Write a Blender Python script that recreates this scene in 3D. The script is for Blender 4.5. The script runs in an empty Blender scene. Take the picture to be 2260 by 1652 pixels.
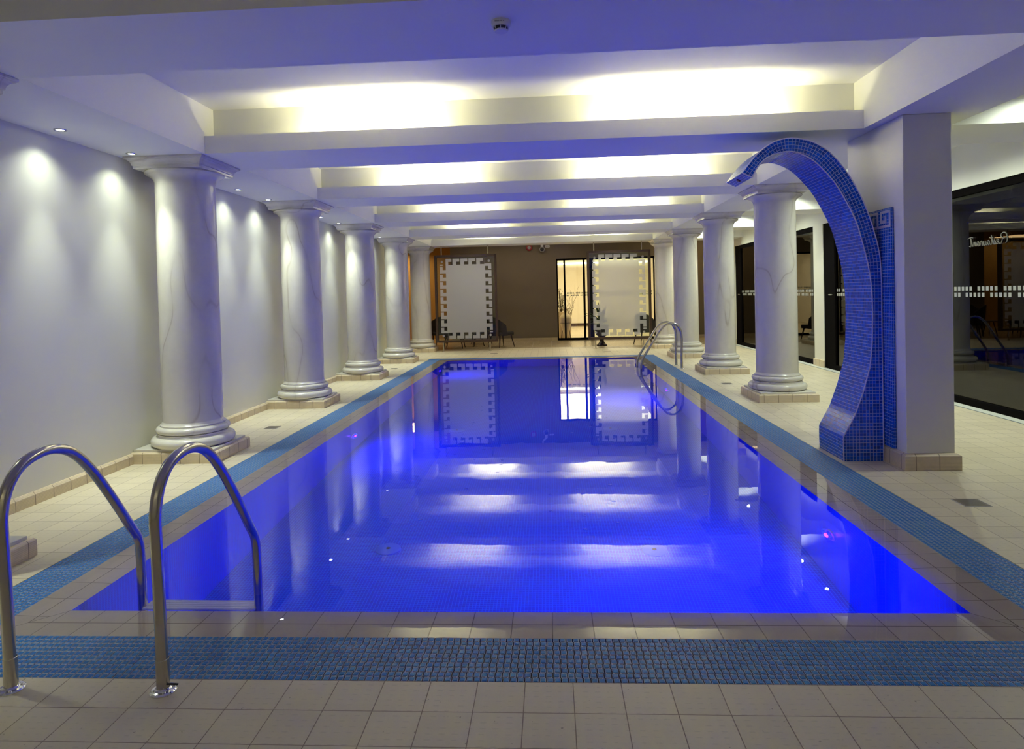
import bpy, math, random
from mathutils import Matrix, Vector
random.seed(7)
C = bpy.context.scene.collection
S = bpy.context.scene
pi = math.pi

# ---------------------------------------------------------------- camera
FPX, CYP, YAW, PIT, ROL, CAMH = 1435.91, 679.31, .0573, -.0201, .0249, 1.6
cam_d = bpy.data.cameras.new('camera')
cam_d.sensor_fit = 'HORIZONTAL'; cam_d.sensor_width = 36.0
cam_d.lens = FPX * 36.0 / 2260.0
cam_d.shift_y = -(826.0 - CYP) / 2260.0
cam_d.clip_start = .05; cam_d.clip_end = 200
cam = bpy.data.objects.new('camera', cam_d); C.objects.link(cam)
xr = Vector((math.cos(YAW), math.sin(YAW), 0))
fw = Vector((-math.sin(YAW) * math.cos(PIT), math.cos(YAW) * math.cos(PIT), math.sin(PIT)))
zz = Vector((math.sin(YAW) * math.sin(PIT), -math.cos(YAW) * math.sin(PIT), math.cos(PIT)))
rt = xr * math.cos(ROL) - zz * math.sin(ROL)
up = xr * math.sin(ROL) + zz * math.cos(ROL)
cam.matrix_world = Matrix(((rt.x, up.x, -fw.x, 0), (rt.y, up.y, -fw.y, 0), (rt.z, up.z, -fw.z, CAMH), (0, 0, 0, 1)))
S.camera = cam

# ---------------------------------------------------------------- world, exposure
w = bpy.data.worlds.new('world'); S.world = w; w.use_nodes = True
w.node_tree.nodes['Background'].inputs[0].default_value = (.25, .27, .32, 1)
w.node_tree.nodes['Background'].inputs[1].default_value = .02
S.view_settings.view_transform = 'Standard'; S.view_settings.look = 'None'
S.view_settings.exposure = 0.0; S.view_settings.gamma = 1.0; S.view_settings.use_curve_mapping = False
try:
    S.cycles.use_denoising = True
    S.cycles.max_bounces = 10; S.cycles.diffuse_bounces = 4; S.cycles.glossy_bounces = 4
    S.cycles.use_adaptive_sampling = True; S.cycles.adaptive_threshold = .04
    S.cycles.transmission_bounces = 8; S.cycles.transparent_max_bounces = 12
    S.cycles.sample_clamp_indirect = 12.0; S.cycles.blur_glossy = .4
except Exception:
    pass

# ---------------------------------------------------------------- shared dimensions
XWL, XSL, XSR, XSO, XG = -4.215, -3.34, 2.95, 3.73, 5.45      # left wall, soffit edges, glazing line
ZS, ZLIP, ZC, ZCA = 3.06, 3.232, 3.535, 3.42                   # soffit, trough lip, coffer ceilings
BEAMS = [(3.205, 4.01), (6.239, 7.098), (9.353, 10.19), (12.476, 13.28), (15.60, 16.42), (18.55, 19.35)]
PXL, PXR, PYN, PYF = -2.563, 2.019, 3.267, 16.07               # pool edge
GXL, GXR, GYN, GYF = -2.808, 2.282, 3.003, 16.32               # inner side of grate
OXL, OXR, OYN, OYF = -3.109, 2.612, 2.654, 16.63               # outer side of grate
YBK = 22.35                                                     # back wall

# ---------------------------------------------------------------- lamps of the place, and added fill spots
def area(name, loc, rot, sx, sy, watts, col):
    l = bpy.data.lights.new(name, 'AREA'); l.shape = 'RECTANGLE'; l.size = sx; l.size_y = sy
    l.energy = watts; l.color = col
    o = bpy.data.objects.new(name, l); o.location = loc; o.rotation_euler = rot; C.objects.link(o); return o
def spot(name, loc, rot, watts, col, deg, blend=.6, r=.03):
    l = bpy.data.lights.new(name, 'SPOT'); l.energy = watts; l.color = col; l.spot_size = math.radians(deg)
    l.spot_blend = blend; l.shadow_soft_size = r
    o = bpy.data.objects.new(name, l); o.location = loc; o.rotation_euler = rot; C.objects.link(o); return o
WARM = (1, .94, .62)
for i, (f, b) in enumerate(BEAMS):
    if i == 0: continue
    for xc, ln in ((-1.70, 1.15), (1.38, 1.6)):     # fluorescent tubes lying in the trough behind each lip
        area('trough_lamp', (xc, f + .10, ZS + .105), (math.radians(180), 0, 0), ln, .05, 34.0, WARM)
COOL = (.90, 1, .84)
DL_Y = [3.07, 5.20, 6.12, 8.29, 9.2, 11.35, 12.35, 14.5, 15.4, 17.5]
for y in DL_Y:
    spot('downlight_lamp', (-4.01, y, ZS - .012), (0, 0, 0), 29, COOL, 124, 1.0, .03)
    spot('downlight_lamp', (-4.01, y, ZS - .014), (0, math.radians(-9), 0), 190, COOL, 58, 1.0, .03)
AI_Y = [5.85, 7.9, 9.0, 11.0, 12.1, 14.15, 15.25, 17.2, 18.2]
for y in AI_Y:
    spot('aisle_lamp', (4.5, y, ZCA - .012), (0, 0, 0), 150, COOL, 150, .8, .03)
NE_X = [-3.2, -1.6, 0, 1.6, 3.2]
for x in NE_X:
    spot('near_wall_fill', (x, -2.2, ZS + .46), (math.radians(-30), 0, 0), 64, (1, .94, .66), 88, 1.0, .03)  # unseen fill spots, added so surfaces facing the viewer get brighter
POOL_L = [('R', PXR - .035, 4.84, -.6), ('R', PXR - .035, 11.34, -.64), ('L', PXL + .035, 8.18, -.7), ('L', PXL + .035, 14.7, -.72)]
POOL_W = [84, 78, 82, 74]
BLUE = (0, 0, 1)
for x in (-2.3, -.2, 1.9):
    spot('far_deck_fill', (x, 17.3, ZC - .02), (math.radians(18), 0, 0), 95, (1, .93, .72), 120, 1.0, .03)  # fill added out of view to brighten the screens and far deck
for (s, x, y, z), pw in zip(POOL_L, POOL_W):
    l = bpy.data.lights.new('pool_lamp_light', 'AREA'); l.shape = 'DISK'; l.size = .15; l.energy = pw; l.color = BLUE
    o = bpy.data.objects.new('pool_lamp_light', l); o.location = (x, y, z)
    o.rotation_euler = (0, math.radians(90 if s == 'R' else -90), 0); C.objects.link(o)
l = bpy.data.lights.new('pool_lamp_light', 'AREA'); l.shape = 'DISK'; l.size = .15; l.energy = 66; l.color = BLUE  # extra lamp in the near wall, unseen and without a fitting
o = bpy.data.objects.new('pool_lamp_light', l); o.location = (.9, PYN + .035, -.62); o.rotation_euler = (math.radians(90), 0, 0); C.objects.link(o)
area('lobby_lamp', (1.8, 27, 3.1), (0, 0, 0), 4, 7, 330, (1, .82, .58))
area('lobby_lamp', (.9, 22.95, 3.15), (0, 0, 0), .5, .3, 38, (1, .85, .6))
area('passage_lamp', (-5.6, 23.6, 3.2), (0, 0, 0), 1.6, 1.4, 45, (1, .66, .28))
area('lounge_lamp', (-.9, 20.9, ZC - .03), (0, 0, 0), 3.5, .5, 26, (1, .84, .58))
area('lounge_lamp', (4.4, 21.2, ZC - .03), (0, 0, 0), .8, .6, 14, (1, .72, .38))
area('restaurant_lamp', (7.7, 22.0, 2.6), (0, math.radians(-25), 0), .5, .6, 260, (1, .84, .56))
area('restaurant_lamp', (7.7, 17.9, 2.6), (0, math.radians(-25), 0), .5, .6, 150, (1, .84, .56))

# ---------------------------------------------------------------- materials
def mat(name):
    m = bpy.data.materials.new(name); m.use_nodes = True
    nt = m.node_tree; nt.nodes.clear()
    out = nt.nodes.new('ShaderNodeOutputMaterial')
    b = nt.nodes.new('ShaderNodeBsdfPrincipled'); nt.links.new(b.outputs[0], out.inputs[0])
    return m, nt, b
def simple(name, col, rough=.5, metal=0, spec=None, emit=None, es=0):
    m, nt, b = mat(name)
    b.inputs['Base Color'].default_value = (*col, 1); b.inputs['Roughness'].default_value = rough
    b.inputs['Metallic'].default_value = metal
    if spec is not None: b.inputs['Specular IOR Level'].default_value = spec
    if emit: b.inputs['Emission Color'].default_value = (*emit, 1); b.inputs['Emission Strength'].default_value = es
    return m
def N(nt, t, **kw):
    n = nt.nodes.new(t)
    for k, v in kw.items(): setattr(n, k, v)
    return n
def M(nt, op, a, b=None, clamp=False):
    n = nt.nodes.new('ShaderNodeMath'); n.operation = op; n.use_clamp = clamp
    for i, s in enumerate((a, b)):
        if s is None: continue
        if isinstance(s, (int, float)): n.inputs[i].default_value = s
        else: nt.links.new(s, n.inputs[i])
    return n.outputs[0]
def mixc(nt, f, a, b):
    n = nt.nodes.new('ShaderNodeMix'); n.data_type = 'RGBA'
    for i, s in ((0, f), (6, a), (7, b)):
        if isinstance(s, (int, float)): n.inputs[i].default_value = s
        elif isinstance(s, tuple): n.inputs[i].default_value = (*s, 1)
        else: nt.links.new(s, n.inputs[i])
    return n.outputs[2]
def coords(nt, kind='Object'):
    tc = N(nt, 'ShaderNodeTexCoord'); sp = N(nt, 'ShaderNodeSeparateXYZ')
    nt.links.new(tc.outputs[kind], sp.inputs[0]); return tc.outputs[kind], sp.outputs
def line(nt, c, pitch, off, wd):
    """1 on a joint line of width wd repeated every pitch, 0 elsewhere"""
    t = M(nt, 'FRACT', M(nt, 'DIVIDE', M(nt, 'SUBTRACT', c, off), pitch))
    d = M(nt, 'MULTIPLY', M(nt, 'SUBTRACT', .5, M(nt, 'ABSOLUTE', M(nt, 'SUBTRACT', t, .5))), pitch)
    return M(nt, 'SUBTRACT', 1.0, M(nt, 'MULTIPLY', M(nt, 'SUBTRACT', d, wd * .32), 1 / (wd * .36), True), True)
def noise(nt, vec, scale, detail=3, rough=.5):
    n = N(nt, 'ShaderNodeTexNoise'); n.inputs['Scale'].default_value = scale
    n.inputs['Detail'].default_value = detail; n.inputs['Roughness'].default_value = rough
    nt.links.new(vec, n.inputs['Vector']); return n.outputs['Fac']
def cellrand(nt, c0, c1, p0, p1, o0=0, o1=0):
    """one random value per tile"""
    cb = N(nt, 'ShaderNodeCombineXYZ')
    for i, (c, p, o) in enumerate(((c0, p0, o0), (c1, p1, o1))):
        nt.links.new(M(nt, 'FLOOR', M(nt, 'DIVIDE', M(nt, 'SUBTRACT', c, o), p)), cb.inputs[i])
    wn = N(nt, 'ShaderNodeTexWhiteNoise'); wn.noise_dimensions = '2D'; nt.links.new(cb.outputs[0], wn.inputs['Vector'])
    return wn.outputs['Value']
def bump(nt, b, h, strength, dist):
    n = N(nt, 'ShaderNodeBump'); n.inputs['Strength'].default_value = strength; n.inputs['Distance'].default_value = dist
    nt.links.new(h, n.inputs['Height']); nt.links.new(n.outputs[0], b.inputs['Normal'])

def paint(name, col, rough=.6, var=.04):
    m, nt, b = mat(name); v, sp = coords(nt)
    n = noise(nt, v, 1.3, 4)
    nt.links.new(mixc(nt, n, tuple(c * (1 - var) for c in col), tuple(min(1, c * (1 + var)) for c in col)), b.inputs['Base Color'])
    b.inputs['Roughness'].default_value = rough
    bump(nt, b, noise(nt, v, 160, 2), .06, .002)
    return m
M_WHITE = paint('white_paint', (.86, .86, .77))
M_WALL = paint('cream_paint', (.76, .745, .62), .35)
M_BROWN = paint('taupe_paint', (.17, .135, .085))
M_ORANGE = paint('ochre_paint', (.42, .27, .09))
M_CREAM = paint('lobby_paint', (.85, .78, .62))

def tile_mat(name, base, pitch, ox, oy, jw=.0035, axes=(0, 1), joint=(.26, .20, .15), rough=.42, dots=True, only=None):
    m, nt, b = mat(name); v, sp = coords(nt)
    a, c = sp[axes[0]], sp[axes[1]]
    la = line(nt, a, pitch, ox, jw) if only != 1 else None
    lc = line(nt, c, pitch, oy, jw) if only != 0 else None
    j = M(nt, 'MAXIMUM', la, lc) if (la is not None and lc is not None) else (la if la is not None else lc)
    r = cellrand(nt, a, c, pitch, pitch, ox, oy)
    n1 = noise(nt, v, 22, 5, .65); n2 = noise(nt, v, 1.1, 3)
    k = M(nt, 'ADD', M(nt, 'MULTIPLY', r, .35), M(nt, 'ADD', M(nt, 'MULTIPLY', n1, .45), M(nt, 'MULTIPLY', n2, .3)))
    col = mixc(nt, k, tuple(x * .84 for x in base), tuple(min(1, x * 1.12) for x in base))
    if dots:
        dk = M(nt, 'GREATER_THAN', noise(nt, v, 55, 2, .3), .765)
        col = mixc(nt, M(nt, 'MULTIPLY', dk, .55), col, (.10, .07, .05))
    # little raised anti-slip dashes pressed into each tile
    d1 = M(nt, 'MULTIPLY', M(nt, 'MULTIPLY', line(nt, a, .049, .01, .022), line(nt, c, .0327, .009, .006)), M(nt, 'GREATER_THAN', n1, .47)) if dots else None
    if d1 is not None: col = mixc(nt, M(nt, 'MULTIPLY', d1, .30), col, tuple(x * .6 for x in base))
    nt.links.new(mixc(nt, j, col, joint), b.inputs['Base Color'])
    nt.links.new(M(nt, 'ADD', M(nt, 'MULTIPLY', n1, .15), M(nt, 'ADD', rough - .07, M(nt, 'MULTIPLY', j, .3))), b.inputs['Roughness'])
    h = M(nt, 'SUBTRACT', 1.0, j)
    if d1 is not None: h = M(nt, 'ADD', h, M(nt, 'MULTIPLY', d1, .15))
    bump(nt, b, h, .5, .0018)
    return m
TP = .196
BEIGE = (.61, .54, .385)
M_FLOOR = tile_mat('floor_tile', BEIGE, TP, .06, 2.456)
M_COPX = tile_mat('coping_tile_across', (.62, .53, .43), TP, -.021, 0, .0045, only=0, dots=False, rough=.3)
M_COPY = tile_mat('coping_tile_along', (.62, .53, .43), TP, 0, 3.2, .0045, only=1, dots=False, rough=.3)
M_GROUT = simple('grout', (.20, .15, .12), .8)
M_TRAV = tile_mat('travertine', (.50, .41, .26), .60, .05, 19.5, .006, dots=False, rough=.25, joint=(.28, .22, .14))
def ribbed_mat(name, base):
    m, nt, b = mat(name); v, sp = coords(nt)
    jx = M(nt, 'MAXIMUM', line(nt, sp[0], TP, .06, .006), line(nt, sp[1], TP, 2.456, .006))
    g = N(nt, 'ShaderNodeNewGeometry'); s2 = N(nt, 'ShaderNodeSeparateXYZ'); nt.links.new(g.outputs['Normal'], s2.inputs[0])
    ax = M(nt, 'ABSOLUTE', s2.outputs[0]); ay = M(nt, 'ABSOLUTE', s2.outputs[1])
    j = M(nt, 'MAXIMUM', M(nt, 'MULTIPLY', line(nt, sp[0], TP, .06, .006), M(nt, 'GREATER_THAN', ay, .5)),
          M(nt, 'MULTIPLY', line(nt, sp[1], TP, 2.456, .006), M(nt, 'GREATER_THAN', ax, .5)))
    rib = line(nt, sp[2], .011, .004, .004)
    col = mixc(nt, noise(nt, v, 18, 4), tuple(x * .85 for x in base), tuple(x * 1.1 for x in base))
    col = mixc(nt, M(nt, 'MULTIPLY', rib, .22), col, (.3, .22, .14))
    nt.links.new(mixc(nt, j, col, (.24, .18, .12)), b.inputs['Base Color'])
    b.inputs['Roughness'].default_value = .5
    bump(nt, b, M(nt, 'SUBTRACT', M(nt, 'SUBTRACT', 1.0, j), M(nt, 'MULTIPLY', rib, .4)), .5, .002)
    return m
M_SKIRT = ribbed_mat('ribbed_skirting_tile', (.72, .60, .40))

def marble_mat(name, tint=(.68, .65, .57)):
    m, nt, b = mat(name); v, sp = coords(nt)
    oi = N(nt, 'ShaderNodeObjectInfo'); mp = N(nt, 'ShaderNodeVectorMath'); mp.operation = 'ADD'
    sc = N(nt, 'ShaderNodeVectorMath'); sc.operation = 'SCALE'; sc.inputs['Scale'].default_value = 7.3
    nt.links.new(oi.outputs['Location'], sc.inputs[0])
    nt.links.new(v, mp.inputs[0]); nt.links.new(sc.outputs[0], mp.inputs[1]); p = mp.outputs[0]
    mo = N(nt, 'ShaderNodeMapping'); mo.inputs['Scale'].default_value = (1, 1, .36); mo.inputs['Rotation'].default_value = (.25, .12, 0)
    nt.links.new(p, mo.inputs['Vector'])
    n1 = noise(nt, mo.outputs[0], 2.6, 6, .62); n2 = noise(nt, p, 14, 5, .6)
    base = mixc(nt, M(nt, 'ADD', M(nt, 'MULTIPLY', n1, .7), M(nt, 'MULTIPLY', n2, .3)), tuple(x * .80 for x in tint), tuple(min(1, x * 1.16) for x in tint))
    # thin wandering veins: the zero set of a distorted noise
    n3 = N(nt, 'ShaderNodeTexNoise'); n3.inputs['Scale'].default_value = 1.15; n3.inputs['Detail'].default_value = 2.2; n3.inputs['Distortion'].default_value = .15
    nt.links.new(mo.outputs[0], n3.inputs['Vector'])
    d = M(nt, 'ABSOLUTE', M(nt, 'SUBTRACT', n3.outputs['Fac'], .5))
    vein = M(nt, 'SUBTRACT', 1.0, M(nt, 'MULTIPLY', d, 190), True)
    msk = M(nt, 'MULTIPLY', M(nt, 'SUBTRACT', noise(nt, p, 2.1, 2), .42), 5, True)
    base = mixc(nt, M(nt, 'MULTIPLY', vein, M(nt, 'MULTIPLY', msk, .5)), base, (.26, .18, .11))
    soft = M(nt, 'SUBTRACT', 1.0, M(nt, 'MULTIPLY', d, 30), True)
    base = mixc(nt, M(nt, 'MULTIPLY', soft, .22), base, (.40, .36, .30))
    nt.links.new(base, b.inputs['Base Color'])
    b.inputs['Roughness'].default_value = .22
    return m
M_MARB = marble_mat('polished_marble')

def mosaic_mat(name, pitch, col, grout, uv=False, faint=1.0, var=1.0, jw=.0035, rough=.18):
    m, nt, b = mat(name)
    if uv:
        v, sp = coords(nt, 'UV'); a, c = sp[0], sp[1]
        j = M(nt, 'MAXIMUM', line(nt, a, pitch, 0, jw), M(nt, 'MULTIPLY', line(nt, c, pitch, 0, jw * (.6 if faint < 1 else 1)), faint)); r = cellrand(nt, a, c, pitch, pitch)
    else:
        v, sp = coords(nt)
        g = N(nt, 'ShaderNodeNewGeometry'); s2 = N(nt, 'ShaderNodeSeparateXYZ'); nt.links.new(g.outputs['Normal'], s2.inputs[0])
        ls = [M(nt, 'MULTIPLY', line(nt, sp[i], pitch, 0, jw), M(nt, 'LESS_THAN', M(nt, 'ABSOLUTE', s2.outputs[i]), .5)) for i in range(3)]
        j = M(nt, 'MAXIMUM', M(nt, 'MAXIMUM', ls[0], ls[1]), ls[2])
        r = cellrand(nt, M(nt, 'ADD', sp[0], M(nt, 'MULTIPLY', sp[2], 3.0)), M(nt, 'ADD', sp[1], sp[2]), pitch, pitch)
    base = mixc(nt, r, tuple(x * (1 - .38 * var) for x in col), tuple(min(1, x * (1 + .35 * var)) for x in col))
    nt.links.new(mixc(nt, j, base, grout), b.inputs['Base Color'])
    b.inputs['Specular IOR Level'].default_value = .28
    nt.links.new(M(nt, 'ADD', rough, M(nt, 'MULTIPLY', j, .5)), b.inputs['Roughness'])
    bump(nt, b, M(nt, 'SUBTRACT', 1.0, j), .4, .0015)
    return m
M_POOL = mosaic_mat('pool_mosaic', .025, (.002, .035, .46), (.03, .20, .66), var=.3, rough=.35, jw=.0042)
M_FEAT = mosaic_mat('feature_mosaic', .0300, (.002, .075, .46), (.42, .47, .64), uv=True, jw=.0042)
M_FEATB = mosaic_mat('feature_mosaic_courses', .0300, (.002, .075, .46), (.36, .41, .62), uv=True, faint=.25, jw=.0036)
M_PANEL = mosaic_mat('panel_mosaic', .0300, (.002, .075, .42), (.30, .38, .56), jw=.004)
M_EDGE = simple('tile_edge_trim', (.62, .62, .70), .4)
M_KEYW = simple('pale_mosaic', (.52, .52, .60), .35)

def steel_mat(name, col=(.42, .39, .33), rough=.22):
    m, nt, b = mat(name); v, sp = coords(nt)
    n = noise(nt, v, 30, 4)
    b.inputs['Base Color'].default_value = (*col, 1); b.inputs['Metallic'].default_value = 1
    nt.links.new(M(nt, 'ADD', rough - .06, M(nt, 'MULTIPLY', n, .14)), b.inputs['Roughness'])
    return m
M_STEEL = steel_mat('polished_steel', (.55, .52, .46), .20)
M_CHROME = simple('chrome', (.8, .8, .78), .12, 1)
M_DARK = simple('dark_bronze_frame', (.004, .003, .003), .8, spec=.03)  # dark frame, taken nearer black to hold the shade of its recess
M_WOODF = simple('brown_wood_frame', (.055, .028, .014), .45)
M_BLK = simple('black_plastic', (.01, .01, .012), .4)
M_LTGREY = simple('grey_plastic', (.38, .37, .36), .5)
M_WPLAST = simple('white_plastic', (.75, .75, .73), .4)
M_TREAD = simple('ladder_tread', (.80, .76, .70), .55)
M_DRAIN = simple('drain_cover', (.17, .14, .11), .55)
M_GPAD = simple('grate_pad', (.003, .135, .43), .4, spec=.2)
M_GRIM = simple('grate_rim', (.27, .34, .50), .55)
M_GSLOT = simple('channel_dark', (.008, .012, .03), .8)
M_VINYL = simple('frosted_vinyl', (.62, .62, .60), .6)
M_MARKS = simple('mark_film', (.34, .34, .31), .7, spec=.1)
M_RED = simple('red_siren', (.30, .012, .01), .4)
M_URN = simple('cream_clay', (.62, .48, .30), .6)
M_POT = simple('dark_glazed_pot', (.02, .012, .015), .3)
M_LEAF = simple('agave_leaf', (.02, .07, .035), .45)
M_LEAF2 = simple('foliage', (.10, .12, .02), .6)
M_TWIG = simple('willow_twig', (.12, .055, .02), .7)
M_CHAIR = simple('dark_upholstery', (.018, .012, .010), .6)
M_LEG = simple('dark_wood_leg', (.03, .014, .008), .45)
M_COUNTER = simple('white_counter', (.8, .76, .66), .3)
M_STRIP = simple('threshold_stone', (.62, .63, .56), .45)
M_BLUELINE = simple('slate_line', (.10, .13, .15), .5)
M_LENS = simple('downlight_lens', (1, 1, 1), .3, emit=(.92, 1, .97), es=14)
M_POOLBULB = simple('pool_lamp_bulb', (1, .2, 1), .3, emit=(1, .02, .9), es=7)
M_LAMPW = simple('lit_globe', (1, 1, 1), .3, emit=(1, .93, .85), es=9)
M_COVE = simple('cove_light', (1, 1, 1), .3, emit=(1, .9, .68), es=3)

def water_mat():
    m, nt, b = mat('water'); nt.nodes.remove(b)
    out = [n for n in nt.nodes if n.type == 'OUTPUT_MATERIAL'][0]
    g = N(nt, 'ShaderNodeBsdfGlass'); g.inputs['IOR'].default_value = 1.33; g.inputs['Roughness'].default_value = 0.0
    nt.links.new(g.outputs[0], out.inputs[0])
    v, sp = coords(nt)
    n1 = noise(nt, v, .9, 2, .4); n2 = noise(nt, v, 4.5, 2, .4)
    # small air bubbles sitting on the surface
    vo = N(nt, 'ShaderNodeTexVoronoi', voronoi_dimensions='2D'); vo.inputs['Scale'].default_value = 4.2; nt.links.new(v, vo.inputs['Vector'])
    rad = M(nt, 'MULTIPLY', M(nt, 'SUBTRACT', M(nt, 'MULTIPLY', N2(nt, vo), 1.0), .45), .16)
    bub = M(nt, 'MULTIPLY', M(nt, 'SUBTRACT', rad, vo.outputs['Distance']), 22, True)
    mid = M(nt, 'MULTIPLY', M(nt, 'LESS_THAN', M(nt, 'ABSOLUTE', M(nt, 'ADD', sp[0], .1)), 1.5), M(nt, 'MULTIPLY', M(nt, 'GREATER_THAN', sp[1], 4.2), M(nt, 'LESS_THAN', sp[1], 9.5)))
    h = M(nt, 'ADD', M(nt, 'ADD', M(nt, 'MULTIPLY', n1, .45), M(nt, 'MULTIPLY', n2, .07)), M(nt, 'MULTIPLY', M(nt, 'MULTIPLY', bub, mid), 2.2))
    bn = N(nt, 'ShaderNodeBump'); bn.inputs['Strength'].default_value = 1.0; bn.inputs['Distance'].default_value = .0032
    nt.links.new(h, bn.inputs['Height']); nt.links.new(bn.outputs[0], g.inputs['Normal'])
    return m
def N2(nt, vo):
    s = N(nt, 'ShaderNodeSeparateColor'); nt.links.new(vo.outputs['Color'], s.inputs[0]); return s.outputs[0]
M_WATER = water_mat()
def glass_mat(name, tint=(.9, .95, .93), rough=0.0, mixd=0.0, ior=1.5):
    """thin pane: reflection by Fresnel, straight-through transmission"""
    m, nt, b = mat(name); nt.nodes.remove(b)
    out = [n for n in nt.nodes if n.type == 'OUTPUT_MATERIAL'][0]
    t = N(nt, 'ShaderNodeBsdfTransparent'); t.inputs[0].default_value = (*tint, 1)
    gl = N(nt, 'ShaderNodeBsdfGlossy'); gl.inputs['Roughness'].default_value = rough
    fr = N(nt, 'ShaderNodeFresnel'); fr.inputs['IOR'].default_value = ior
    mx = N(nt, 'ShaderNodeMixShader'); nt.links.new(fr.outputs[0], mx.inputs[0]); nt.links.new(t.outputs[0], mx.inputs[1]); nt.links.new(gl.outputs[0], mx.inputs[2])
    nt.links.new(mx.outputs[0], out.inputs[0])
    return m
M_GLASS = glass_mat('clear_pane')
M_GLASSD = glass_mat('tinted_pane', (.84, .82, .77), ior=1.6)
def frosted():
    m, nt, b = mat('frosted_glass'); nt.nodes.remove(b)
    out = [n for n in nt.nodes if n.type == 'OUTPUT_MATERIAL'][0]
    r = N(nt, 'ShaderNodeBsdfRefraction'); r.inputs['Color'].default_value = (.62, .60, .55, 1); r.inputs['Roughness'].default_value = .42; r.inputs['IOR'].default_value = 1.12
    d = N(nt, 'ShaderNodeBsdfDiffuse'); d.inputs[0].default_value = (.80, .80, .76, 1)
    g = N(nt, 'ShaderNodeBsdfGlossy'); g.inputs['Roughness'].default_value = .3; g.inputs[0].default_value = (.5, .5, .5, 1)
    a = N(nt, 'ShaderNodeMixShader'); a.inputs[0].default_value = .52
    nt.links.new(r.outputs[0], a.inputs[1]); nt.links.new(d.outputs[0], a.inputs[2])
    c = N(nt, 'ShaderNodeMixShader'); c.inputs[0].default_value = .06
    nt.links.new(a.outputs[0], c.inputs[1]); nt.links.new(g.outputs[0], c.inputs[2]); nt.links.new(c.outputs[0], out.inputs[0])
    return m
M_FROST = frosted()

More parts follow.
